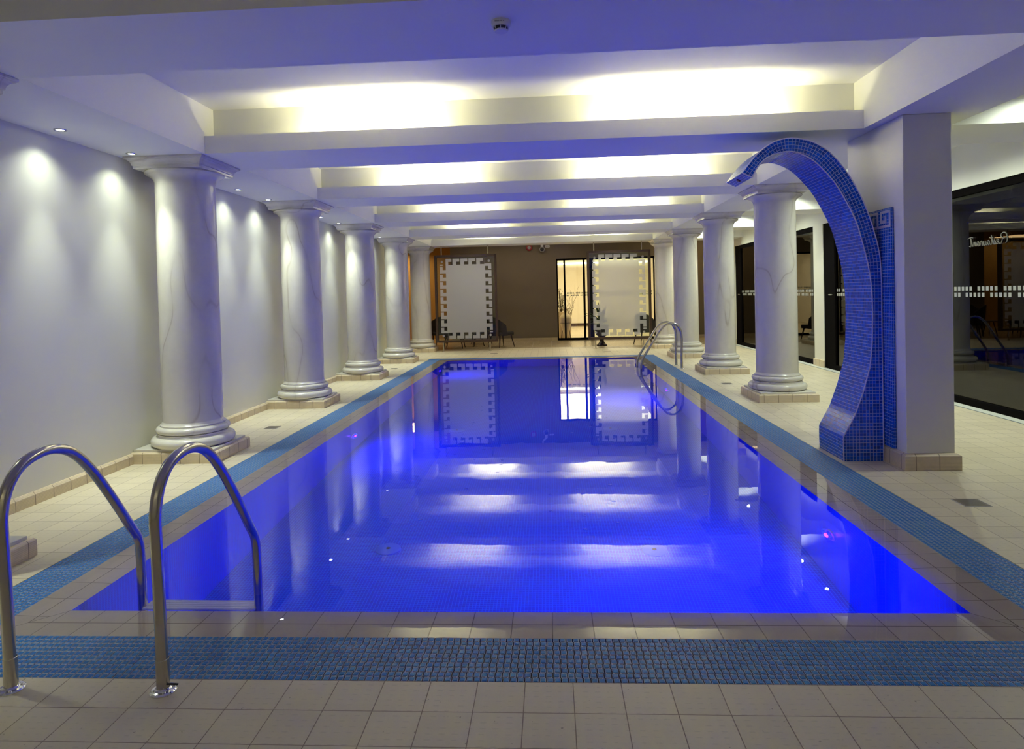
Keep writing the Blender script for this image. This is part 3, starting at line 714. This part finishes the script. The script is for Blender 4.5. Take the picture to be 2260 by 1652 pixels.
# ================================================================ POOL FITTINGS
def pool_lamp(s, x, y, z, label):
    t = thing('pool_light', (x, y, z), label, 'pool light', 'underwater lights in the pool walls')
    sgn = -1 if s == 'R' else 1
    ringm = MB()
    base = -.034 * sgn
    for (r0, r1, d0, d1) in ((.085, .078, 0, .012), (.078, .06, .012, .014)):
        n = len(ringm.v)
        for r, d in ((r0, d0), (r1, d1)):
            for k in range(28):
                a = 2 * pi * k / 28; ringm.v.append((base + sgn * d, r * math.cos(a), r * math.sin(a)))
        for k in range(28):
            k2 = (k + 1) % 28; ringm.f.append((n + k, n + k2, n + 28 + k2, n + 28 + k)); ringm.m.append(0)
    ringm.build('rim', M_LTGREY, t)
    b = MB(); b.tube([(base + sgn * .036, 0, 0), (base + sgn * .042, 0, 0)], .030, 16); b.build('bulb', M_POOLBULB, t)
for (s, x, y, z), lb in zip(POOL_L, ['glowing magenta and blue light in the right pool wall, nearest the viewer', 'glowing blue light in the right pool wall, near the far ladder',
                                     'glowing magenta light in the left pool wall, level with the second column', 'glowing violet light in the left pool wall, near the far corner']):
    pool_lamp(s, x, y, z, lb)
fd = None
for (x, y), lb in zip([(-1.41, 5.40), (.82, 5.39), (-1.36, 9.2), (.82, 9.2)], ['round inlet cover on the pool floor, near left one', 'round inlet cover on the pool floor, near right one',
                                                                        'round inlet cover on the pool floor, far left one', 'round inlet cover on the pool floor, far right one']):
    if fd is None:
        fd = thing('floor_inlet', (x, y, PD), lb, 'pool inlet', 'round inlets in the pool floor')
        MB().lathe([(.105, 0), (.105, .012), (.09, .02), (.02, .024)], 32).build('cover_disc', simple('inlet_blue', (.015, .12, .50), .5), fd, smooth=40)
        MB().lathe([(.018, .022), (.018, .028)], 12).build('screw', M_BLK, fd)
    else: dup(fd, (x, y, PD), lb)
# deck drains
dr = None
for (x, y, sx, sy), lb in zip([(-3.53, 8.0, 1, 1), (-3.54, 14.5, 1, 1), (-1.55, 17.8, 1.3, .9), (3.04, 4.9, 1.15, 1), (2.99, 11.24, 1, 1), (1.53, 17.65, 1.2, .9)],
                    ['small square drain cover in the left deck, between the first two whole columns', 'small square drain cover in the left deck, beside the third whole column',
                     'drain cover in the far deck, in front of the left etched screen', 'square brown drain cover in the right deck, nearest the viewer',
                     'small square drain cover in the right deck, between the first two columns', 'drain cover in the far deck, in front of the right etched screen']):
    if dr is None:
        dr = thing('deck_drain', (x, y, 0), lb, 'drain cover', 'drain covers in the tiled deck')
        MB().rects([(-.085, .085, -.085, .085, 0), (-.083, .083, -.083, .083, .003)]).build('frame', M_LTGREY, dr)
        m = MB().box(-.077, .077, -.077, .077, .0, .0042)
        m.build('cover_plate', M_DRAIN, dr)
        g = MB()
        for k in range(7): g.box(-.06, .06, -.063 + k * .02, -.057 + k * .02, .0042, .0046)
        g.build('slots', M_BLK, dr)
    else:
        d = dup(dr, (x, y, 0), lb); d.scale = (sx, sy, 1)

# ================================================================ CEILING FITTINGS
dl = None
names = ['first', 'second', 'third', 'fourth', 'fifth', 'sixth', 'seventh', 'eighth', 'ninth', 'tenth']
DLV = [y for y in DL_Y if y > 4.5]
dlab = ['round recessed downlight over the left wall, nearest the viewer', 'round recessed downlight just in front of the nearest whole column capital',
        'round recessed downlight just behind the nearest whole column capital', 'round recessed downlight just in front of the second whole column capital',
        'round recessed downlight just behind the second whole column capital', 'round recessed downlight just in front of the third whole column capital',
        'round recessed downlight just behind the third whole column capital', 'round recessed downlight just in front of the fourth whole column capital',
        'round recessed downlight before the farthest left column capital']
for y, lb in zip(DLV, dlab):
    if dl is None:
        dl = thing('ceiling_downlight', (-4.01, y, ZS), lb, 'downlight', 'downlights along the left soffit')
        MB().lathe([(.030, -.001), (.034, -.006), (.046, -.006), (.050, -.001), (.050, 0)], 32, cap=False).build('chrome_ring', M_CHROME, dl, smooth=40)
        MB().lathe([(.031, -.002), (.026, -.0045), (.010, -.006), (.001, -.0065)], 24, cap=False).build('lens', M_LENS, dl, smooth=40)
    else: dup(dl, (-4.01, y, ZS), lb)
for y in AI_Y:
    k = AI_Y.index(y)
    d = dup(dl, (4.5, y, ZCA), 'round recessed downlight in the side aisle ceiling, %s from the viewer' % names[k], 'downlights in the side aisle')
# smoke detector under the first beam
sd = thing('smoke_detector', (-.222, 3.50, ZS), 'white round smoke detector under the nearest ceiling beam', 'smoke detector')
MB().lathe([(.052, 0), (.053, -.010), (.051, -.024), (.046, -.030)], 40).build('base', M_WPLAST, sd, smooth=35)
MB().lathe([(.036, -.030), (.036, -.047)], 40, cap=False).build('dark_chamber', M_BLK, sd)
for k in range(8):
    a = 2 * pi * k / 8; MB().tube([(.044 * math.cos(a), .044 * math.sin(a), -.029), (.036 * math.cos(a), .036 * math.sin(a), -.049)], .0022, 6).build('cage_rib', M_WPLAST, sd)
MB().lathe([(.036, -.046), (.038, -.049), (.034, -.054), (.002, -.056)], 40).build('cap', M_WPLAST, sd, smooth=35)
MB().box(-.03, -.005, -.0535, -.0515, -.018, -.013).box(.0, .008, -.0538, -.0515, -.018, -.013).box(.014, .02, -.0535, -.0515, -.018, -.013).build('maker_mark', M_LTGREY, sd)

# siren, camera, plate on the far wall
t = thing('alarm_siren', (-.64, YBK, 3.20), 'round red alarm siren high on the brown far wall', 'alarm')
def disc_y(prof, seg=28):
    b = MB(); n = 0
    for r, d in prof:
        for k in range(seg):
            a = 2 * pi * k / seg; b.v.append((r * math.cos(a), -d, r * math.sin(a)))
    for j in range(len(prof) - 1):
        for k in range(seg):
            k2 = (k + 1) % seg; b.f.append((j * seg + k, j * seg + k2, (j + 1) * seg + k2, (j + 1) * seg + k)); b.m.append(0)
    b.f.append(tuple((len(prof) - 1) * seg + k for k in range(seg))); b.m.append(0)
    return b
disc_y([(.11, 0), (.11, .05), (.095, .07), (.06, .075)]).build('body', M_RED, t, smooth=35)
disc_y([(.055, .074), (.055, .088), (.05, .09)]).build('sounder_cap', M_LTGREY, t)
t = thing('security_camera', (-.20, YBK - .12, 3.12), 'small dark dome security camera under the far wall head', 'security camera')
disc_y([(.085, -.02), (.090, .03), (.078, .05), (.070, .052)]).build('housing', M_LTGREY, t, smooth=35)
disc_y([(.066, .05), (.060, .07), (.03, .085)]).build('lens', M_BLK, t, smooth=35)
MB().box(-.045, .045, -.02, .05, .085, .20).build('bracket', M_WPLAST, t)
MB().tube([(0, .02, .19), (-.12, .02, .30), (-.12, .02, .41)], .03, 10).build('arm', M_WPLAST, t)
t = thing('sign_plate', (-.015, YBK - .006, 3.23), 'small white blank looking plate beside the security camera', 'sign')
MB().box(-.075, .075, -.008, .005, -.04, .04).build('plate', M_WPLAST, t, bevel=.004)
MB().box(-.055, .055, -.010, -.008, -.018, .006).build('print', M_LTGREY, t)

# ================================================================ ETCHED SCREENS
def screen(label, xc, yc):
    t = thing('etched_glass_screen', (xc, yc, 0), label, 'glass screen', 'etched glass screens at the far end')
    hw, z0, z1, fw_ = .905, .26, 2.80, .065
    m = MB()
    m.box(-hw, -hw + fw_, -.06, .06, z0, z1); m.box(hw - fw_, hw, -.06, .06, z0, z1)
    m.box(-hw + fw_, hw - fw_, -.06, .06, z1 - fw_, z1); m.box(-hw + fw_, hw - fw_, -.06, .06, z0, z0 + fw_)
    m.build('wooden_frame', M_WOODF, t, bevel=.004)
    gl = MB().box(-hw + fw_, hw - fw_, -.004, .004, z0 + fw_, z1 - fw_).build('glass_pane', M_GLASS, t)
    # etched key pattern: fourfold symmetric cuts in a frosted sheet
    W, H = .755, 1.165; zc = (z0 + z1) / 2
    cuts = []
    D = .18
    def rot(c): x0, x1, y0, y1 = c; return (-x1, -x0, -y1, -y0)
    side = []
    n = 9; p = (2 * (H - .17)) / n
    for k in range(n):
        yt = H - .205 - k * p
        side += [(-W, -W + .10, yt - .03, yt), (-W + .09, -W + D, yt - .12, yt)]
    side.append((-W, -W + D, H - .165, H)); side.append((-W + .09, -W + D, H - .255, H - .165))
    topc = []
    n = 5; q = .232
    for k in range(n):
        xr_ = -W + D + .20 + k * q
        topc += [(xr_ - .03, xr_, H - .10, H), (xr_ - .125, xr_, H - D, H - .09)]
    topc.append((W - D - .02, W, H - .165, H))
    cuts = side + topc; cuts += [rot(c) for c in cuts]
    xs = sorted(set([-W, W] + [v for c in cuts for v in c[:2]])); ys = sorted(set([-H, H] + [v for c in cuts for v in c[2:]]))
    xs = [x for x in xs if -W <= x <= W]; ys = [y for y in ys if -H <= y <= H]
    b = MB()
    for i in range(len(xs) - 1):
        run = None
        for j in range(len(ys) - 1):
            cx, cy = (xs[i] + xs[i + 1]) / 2, (ys[j] + ys[j + 1]) / 2
            inside = not any(c[0] < cx < c[1] and c[2] < cy < c[3] for c in cuts) and xs[i + 1] - xs[i] > 1e-4
            if inside:
                if run is None: run = ys[j]
            if run is not None and (not inside or j == len(ys) - 2):
                top = ys[j + 1] if inside else ys[j]
                b.quad([(xs[i], -.0065, zc + run), (xs[i + 1], -.0065, zc + run), (xs[i + 1], -.0065, zc + top), (xs[i], -.0065, zc + top)]); run = None
    b.build('etched_key_pattern', M_FROST, gl, recalc=False)
    for sx in (-1, 1):
        for sz in (-1, 1):
            s_ = MB(); n0 = len(s_.v)
            for k in range(20):
                a = 2 * pi * k / 20; s_.v.append((sx * (W - .07) + .034 * math.cos(a), -.012, zc + sz * (H - .09) + .034 * math.sin(a)))
            s_.f.append(tuple(range(n0, n0 + 20))); s_.m.append(0)
            s_.build('round_fixing', M_LTGREY, gl)
    for x in (-.70, .66):
        MB().tube([(x, 0, z1), (x, 0, ZS)], .016, 12).build('hanging_rod', M_STEEL, t)
        MB().tube([(x, 0, 0), (x, 0, z0)], .020, 12).build('floor_post', M_STEEL, t)
        MB().lathe([(.045, 0), (.045, .008), (.02, .012)], 20, x, 0).build('foot_plate', M_STEEL, t)
    return t
screen('brown framed etched glass screen on the left, with dark armchairs behind', -2.405, 18.82)
screen('brown framed etched glass screen on the right, with a potted agave behind', 2.01, 18.82)

# ================================================================ LOBBY DOORS (back wall)
dg = bpy.data.objects.new('door_1', None); C.objects.link(dg); dg.location = (0, YBK + .06, 0); struct(dg)
m = MB()
m.box(.27, 3.72, -.04, .04, 2.735, 2.80); m.box(.27, 3.72, -.04, .04, 0, .075)
for x, wd in ((.27, .045), (.515, .06), (1.175, .07), (1.40, .13), (3.56, .10), (3.675, .045)): m.box(x, x + wd, -.04, .04, .075, 2.735)
m.build('door_frame', M_DARK, dg)
MB().box(.30, 3.70, -.006, .006, .075, 2.735).build('glass_pane', M_GLASS, dg)
MB().tube([(1.50, -.05, 1.25), (1.50, -.10, 1.27), (1.50, -.10, 1.52), (1.50, -.05, 1.54)], .011, 10).build('handle', M_STEEL, dg)
m = MB()
k = 0; x = .56
while x < 3.5:
    for z, off in ((1.585, 0), (1.505, 1)):
        if (k + off * 3) % 6: m.quad([(x, -.009, z), (x + .032, -.009, z), (x + .032, -.009, z + .05), (x, -.009, z + .05)])
    x += .052; k += 1
m.build('safety_marks', simple('marks_grey', (.30, .36, .30), .6), dg)

# lobby contents
am = thing('clay_amphora', (.57, 23.15, 0), 'tall cream clay amphora with two handles behind the lobby door', 'urn')
MB().lathe([(.045, 0), (.06, .02), (.09, .18), (.150, .40), (.205, .58), (.215, .70), (.20, .78), (.15, .85), (.085, .90), (.060, .97), (.062, 1.04), (.080, 1.07), (.070, 1.08)], 36).build('body', M_URN, am, smooth=50)
for s in (-1, 1):
    MB().tube(smoothpath([(s * .185, 0, .80), (s * .215, 0, .92), (s * .20, 0, 1.04), (s * .14, 0, 1.09), (s * .085, 0, 1.03), (s * .065, 0, .98)], 5), .016, 10).build('handle', M_URN, am, smooth=50)
MB().lathe([(.203, .555), (.208, .56), (.203, .57)], 36, cap=False).build('dark_band', M_LEG, am)
for a in range(3): MB().tube([(.14 * math.cos(a * 2.1 + .5), .14 * math.sin(a * 2.1 + .5), .30), (.19 * math.cos(a * 2.1 + .5), .19 * math.sin(a * 2.1 + .5), 0)], .010, 8).build('stand_leg', M_DARK, am)
tw = thing('willow_twigs', (.68, 23.6, 0), 'curly bare willow twigs rising behind the clay amphora', 'dried twigs')
MB().lathe([(.09, 0), (.10, .3), (.08, .7), (.07, .75)], 20).build('vase', M_URN, tw, smooth=50)
for q in range(6):
    dx = [.10, .30, .42, -.05, .22, .05][q]; h = [1.75, 1.95, 1.88, 1.6, 1.3, 1.45][q]
    pts = [(0, 0, .6)]
    for k in range(1, 9):
        f = k / 8; pts.append((dx * f + .035 * math.sin(k * 2.1 + q), .03 * math.cos(k * 1.7 + q), .6 + (h - .6) * f))
    MB().tube(smoothpath(pts, 4), [.010 * (1 - .75 * i / 32) for i in range(33)], 6).build('twig', M_TWIG, tw)
bu = thing('leafy_plant', (.42, 23.5, 0), 'yellow-green leafy plant at the left edge of the lobby door', 'plant')
MB().lathe([(.09, 0), (.10, .3), (.13, .8), (.12, .95)], 20).build('tall_vase', M_URN, bu, smooth=50)
m = MB(); st = MB()
for k in range(20):
    a = k * 2.4; h = 1.1 + .75 * ((k * 37) % 10) / 10; r = .05 + .12 * ((k * 53) % 10) / 10
    st.tube([(0, 0, .9), (r * .6 * math.cos(a), r * .6 * math.sin(a), (h + .9) / 2), (r * math.cos(a), r * math.sin(a), h)], .006, 5)
    for j in range(14):
        f = .25 + .75 * j / 13; px, py, pz = r * f * math.cos(a) + random.uniform(-.07, .07), r * f * math.sin(a) + random.uniform(-.07, .07), .9 + (h - .9) * f + random.uniform(-.03, .08)
        u = Vector((random.uniform(-1, 1), random.uniform(-1, 1), random.uniform(-.5, 1))).normalized() * .035; v_ = u.cross(Vector((0, 0, 1))).normalized() * .014
        p = Vector((px, py, pz)); m.quad([p - u, p + v_ + Vector((0, 0, .006)), p + u, p - v_ + Vector((0, 0, .006))])
st.build('stems', M_TWIG, bu); m.build('leaves', M_LEAF2, bu)

# agave in a dark urn behind the right screen
ag = thing('potted_agave', (1.56, 19.75, 0), 'spiky agave in a dark pedestal urn behind the right etched screen', 'potted plant')
MB().lathe([(.16, 0), (.16, .03), (.10, .08), (.065, .14), (.06, .22), (.10, .27), (.17, .34), (.205, .48), (.20, .60), (.225, .64), (.215, .66), (.18, .65)], 36).build('pedestal_urn', M_POT, ag, smooth=40)
for k in range(26):
    a = k * 2.399; el = .25 + 1.15 * ((k * 7) % 26) / 26; L = .62 + .2 * math.sin(k)
    pts = []; wds = [.030, .040, .036, .022, .004]
    d = Vector((math.cos(a), math.sin(a), 0))
    for j in range(5):
        f = j / 4; p = d * (L * f * math.cos(el)) + Vector((0, 0, .68 + L * f * math.sin(el) - .20 * f * f * math.cos(el)))
        pts.append(p)
    b = MB(); sd_ = Vector((-math.sin(a), math.cos(a), 0))
    for j in range(4):
        p0, p1, w0, w1 = pts[j], pts[j + 1], wds[j], wds[j + 1]; dz = Vector((0, 0, -.012))
        b.quad([p0 - sd_ * w0, p0 + dz, p1 + dz, p1 - sd_ * w1]); b.quad([p0 + dz, p0 + sd_ * w0, p1 + sd_ * w1, p1 + dz])
    b.build('leaf', M_LEAF, ag)

# lounge armchairs
def armchair(label, loc, rz):
    t = thing('lounge_armchair', loc, label, 'armchair', 'dark armchairs at the far end', rz)
    MB().box(-.30, .30, -.28, .30, .36, .48).build('seat', M_CHAIR, t, bevel=.04, seg=4)
    b = MB()
    n0 = 0; cols = 14; rows = 6
    for shell in (0, 1):
        for r in range(rows + 1):
            for c_ in range(cols + 1):
                a = pi * (.02 + .96 * c_ / cols); rad = .34 - shell * .05; h = .36 + (.30 + .20 * math.sin(a)) * r / rows + .10 * (r / rows) * math.sin(a)
                b.v.append((rad * math.cos(a), -.02 + (.36 - shell * .05) * math.sin(a) + .05 * r / rows, h))
    W_ = cols + 1; T = (rows + 1) * W_
    for r in range(rows):
        for c_ in range(cols):
            q = r * W_ + c_; b.f.append((q, q + 1, q + W_ + 1, q + W_)); b.m.append(0); b.f.append((T + q, T + q + W_, T + q + W_ + 1, T + q + 1)); b.m.append(0)
    for c_ in range(cols):
        q = rows * W_ + c_; b.f.append((q, q + 1, T + q + 1, T + q)); b.m.append(0)
        q = c_; b.f.append((q + 1, q, T + q, T + q + 1)); b.m.append(0)
    for c_ in (0, cols):
        for r in range(rows): q = r * W_ + c_; b.f.append((q, q + W_, T + q + W_, T + q)); b.m.append(0)
    b.build('backrest', M_CHAIR, t, smooth=50)
    for sx in (-1, 1):
        for sy in (-1, 1):
            MB().tube([(sx * .22, sy * .21, .37), (sx * .29, sy * .28, 0)], [.026, .012], 10).build('leg', M_LEG, t)
    return t
a0 = armchair('dark armchair with splayed wooden legs behind the left part of the left screen', (-2.95, 19.95, 0), pi)
dup(a0, (-1.5, 20.05, 0), 'dark armchair partly behind the right edge of the left screen', rz=pi * .72)
dup(a0, (-2.25, 21.3, 0), 'dark armchair deeper in the lounge, behind the middle of the left screen', rz=.3)
dup(a0, (-3.75, 21.0, 0), 'dark armchair between the farthest left column and the left screen', rz=-2.3)
dup(a0, (2.95, 20.2, 0), 'dark armchair behind the right edge of the right screen', rz=2.6)
tb = thing('side_table', (-2.3, 20.45, 0), 'low dark table behind the left etched screen', 'table')
MB().lathe([(.28, .43), (.30, .44), (.30, .46), (.28, .465)], 32).build('table_top', M_LEG, tb, smooth=30)
for a in range(3): MB().tube([(.10 * math.cos(a * 2.1), .10 * math.sin(a * 2.1), .43), (.22 * math.cos(a * 2.1), .22 * math.sin(a * 2.1), 0)], .014, 8).build('leg', M_LEG, tb)

# ================================================================ GLAZING ALONG THE AISLE
def glazing(name, y0, y1, mull, marks):
    g = bpy.data.objects.new(name, None); C.objects.link(g); g.location = (XG + .05, 0, 0); struct(g)
    m = MB()
    m.box(-.045, .045, y0, y1, 2.755, 2.85); m.box(-.045, .045, y0, y1, .0, .09)
    for y, wd in mull: m.box(-.045, .045, y, y + wd, .09, 2.755)
    m.build('window_frame', M_DARK, g)
    MB().box(-.012, .0, y0 + .02, y1 - .02, .09, 2.755).build('glass_pane', M_GLASSD, g)
    m = MB(); k = 0; y = marks[0]
    while y < marks[1]:
        for z, off in ((1.505, 0), (1.425, 3)):
            if (k + off) % 6: m.quad([(-.0135, y, z), (-.0135, y + .052, z), (-.0135, y + .052, z + .055), (-.0135, y, z + .055)])
        y += .080; k += 1
    m.build('safety_marks', M_MARKS, g)
    return g
g1 = glazing('window_1', 3.6, 13.25, [(3.6, .07), (6.4, .05), (10.3, .09), (12.78, .47)], (3.9, 12.75))
g2 = glazing('window_2', 13.72, 19.35, [(13.72, .04), (16.6, .09), (18.87, .48)], (13.8, 18.85))
for y in (12.95, 19.0):
    MB().tube([(-.045, y, 1.45), (-.085, y, 1.45), (-.085, y - .14, 1.45)], .010, 8).build('door_handle', M_CHROME, g1 if y < 14 else g2)
# the word on the glass, written to be read from the other side
strokes = [
    [(.30, .02), (.10, .30), (.20, .95), (.55, 1.15), (.85, .85), (.60, .55), (.30, .60), (.65, .45), (.80, .05), (1.0, .0)],            # R
    [(1.0, .0), (1.1, .15), (1.3, .35), (1.28, .5), (1.12, .42), (1.15, .08), (1.4, .02)],                                             # e
    [(1.4, .02), (1.6, .48), (1.66, .2), (1.58, 0), (1.45, .05), (1.75, .04)],                                                         # s
    [(1.75, .04), (1.98, 1.0), (1.9, .25), (2.0, 0), (2.15, .08)], [(1.75, .72), (2.2, .80)],                                          # t
    [(2.5, .42), (2.3, .46), (2.2, .2), (2.32, 0), (2.5, .3), (2.52, .05), (2.68, .05)],                                              # a
    [(2.68, .05), (2.72, .45), (2.74, .1), (2.88, .0), (3.0, .42), (3.02, .05), (3.12, .05)],                                         # u
    [(3.12, .05), (3.2, .5), (3.3, .42), (3.36, .4), (3.36, .1), (3.48, .04)],                                                        # r
    [(3.8, .42), (3.6, .46), (3.5, .2), (3.62, 0), (3.8, .3), (3.82, .05), (3.92, .05)],                                              # a
    [(3.92, .05), (4.0, .48), (4.02, .05), (4.1, .42), (4.22, .45), (4.26, .08), (4.38, .05)],                                        # n
    [(4.38, .05), (4.62, 1.0), (4.55, .25), (4.62, 0), (4.8, .08)], [(4.3, .95), (4.55, 1.05), (5.0, .92)]]                            # t
m = MB()
for s in strokes:
    pts = smoothpath([(-.016, 8.10 + x * .150, 2.075 + z * .115) for x, z in s], 5)
    m.tube(pts, .0065, 5)
m.build('mirrored_lettering', simple('lettering_film', (.14, .13, .11), .7, spec=.1), g1)

# ---- rooms beyond the glazing
m = MB(); m.box(8.2, 8.4, 17.2, 22.4, .95, 2.72); struct(m.build('wall_alcove', M_CREAM))
m = MB(); m.box(8.15, 8.4, 17.2, 22.4, 0, .95); m.box(8.15, 8.4, 17.2, 22.4, 2.72, 2.95); m.box(8.2, 8.4, 22.4, 32, 0, 2.95); m.box(8.2, 8.4, 12.0, 17.2, 0, 2.95); struct(m.build('wall_dining', M_BROWN))
m = MB(); m.box(8.05, 8.2, 19.12, 21.1, 0, 2.9); struct(m.build('trim_18', simple('dark_partition', (.03, .026, .018), .7)))
m = MB(); m.box(8.6, 9.6, 10.4, 10.6, 0, 2.9); struct(m.build('wall_dining', M_BROWN))
t = thing('wall_lamp', (8.04, 18.32, 1.80), 'bright white oval lamp beyond the glass, seen against the mosaic spout', 'lamp')
MB().lathe([(.02, -.42), (.11, -.36), (.13, 0), (.11, .36), (.02, .42)], 24).build('lit_shade', M_LAMPW, t, smooth=50)
MB().box(.0, .14, -.03, .03, -.03, .03).build('bracket', M_CHROME, t)
t = thing('service_counter', (7.3, 17.1, 0), 'white topped counter in the room beyond the glass doors', 'counter')
MB().box(-.35, .35, -1.0, 1.0, 0, .84).build('counter_front', M_BROWN, t, bevel=.01)
MB().box(-.42, .42, -1.05, 1.05, .84, .90).build('worktop', M_COUNTER, t, bevel=.01)
MB().box(-.2, .2, -.6, .1, .90, 1.0).build('basin_block', M_COUNTER, t, bevel=.02)
t = thing('slender_pendant', (6.35, 21.2, 0), 'narrow upright golden light strip beyond the far glass door', 'lamp')
MB().box(-.03, .03, -.03, .03, .55, 2.74).build('light_strip', simple('gold_strip', (.8, .6, .2), .4, emit=(1, .72, .22), es=.9), t)
MB().box(-.12, .12, -.12, .12, 0, .55).build('base', M_DARK, t)
t = thing('potted_conifer', (7.75, 20.9, 0), 'dark bushy plant against the lit wall beyond the glass', 'plant')
MB().lathe([(.14, 0), (.18, .4), (.17, .42)], 20).build('pot', M_POT, t)
b = MB()
for k in range(420):
    h = random.random(); a = random.random() * 6.28; r = .24 * (1 - h) ** .7 + .03; p = Vector((r * math.cos(a), r * math.sin(a), .45 + 1.45 * h))
    u = Vector((math.cos(a), math.sin(a), .4)) * .06; v_ = Vector((-math.sin(a), math.cos(a), 0)) * .02
    b.quad([p, p + u * .5 + v_, p + u, p + u * .5 - v_])
b.build('foliage', M_LEAF2, t)
MB().tube([(0, 0, .4), (0, 0, 1.7)], .02, 8).build('stem', M_TWIG, t)
# picture on the side wall near the far right passage
t = thing('wall_picture', (4.75, YBK - .01, 1.95), 'small brown framed picture on the far wall beyond the right columns', 'picture')
MB().box(-.22, .22, -.02, 0, -.28, .28).build('frame', M_WOODF, t); MB().box(-.18, .18, -.023, -.02, -.24, .24).build('print', M_ORANGE, t)
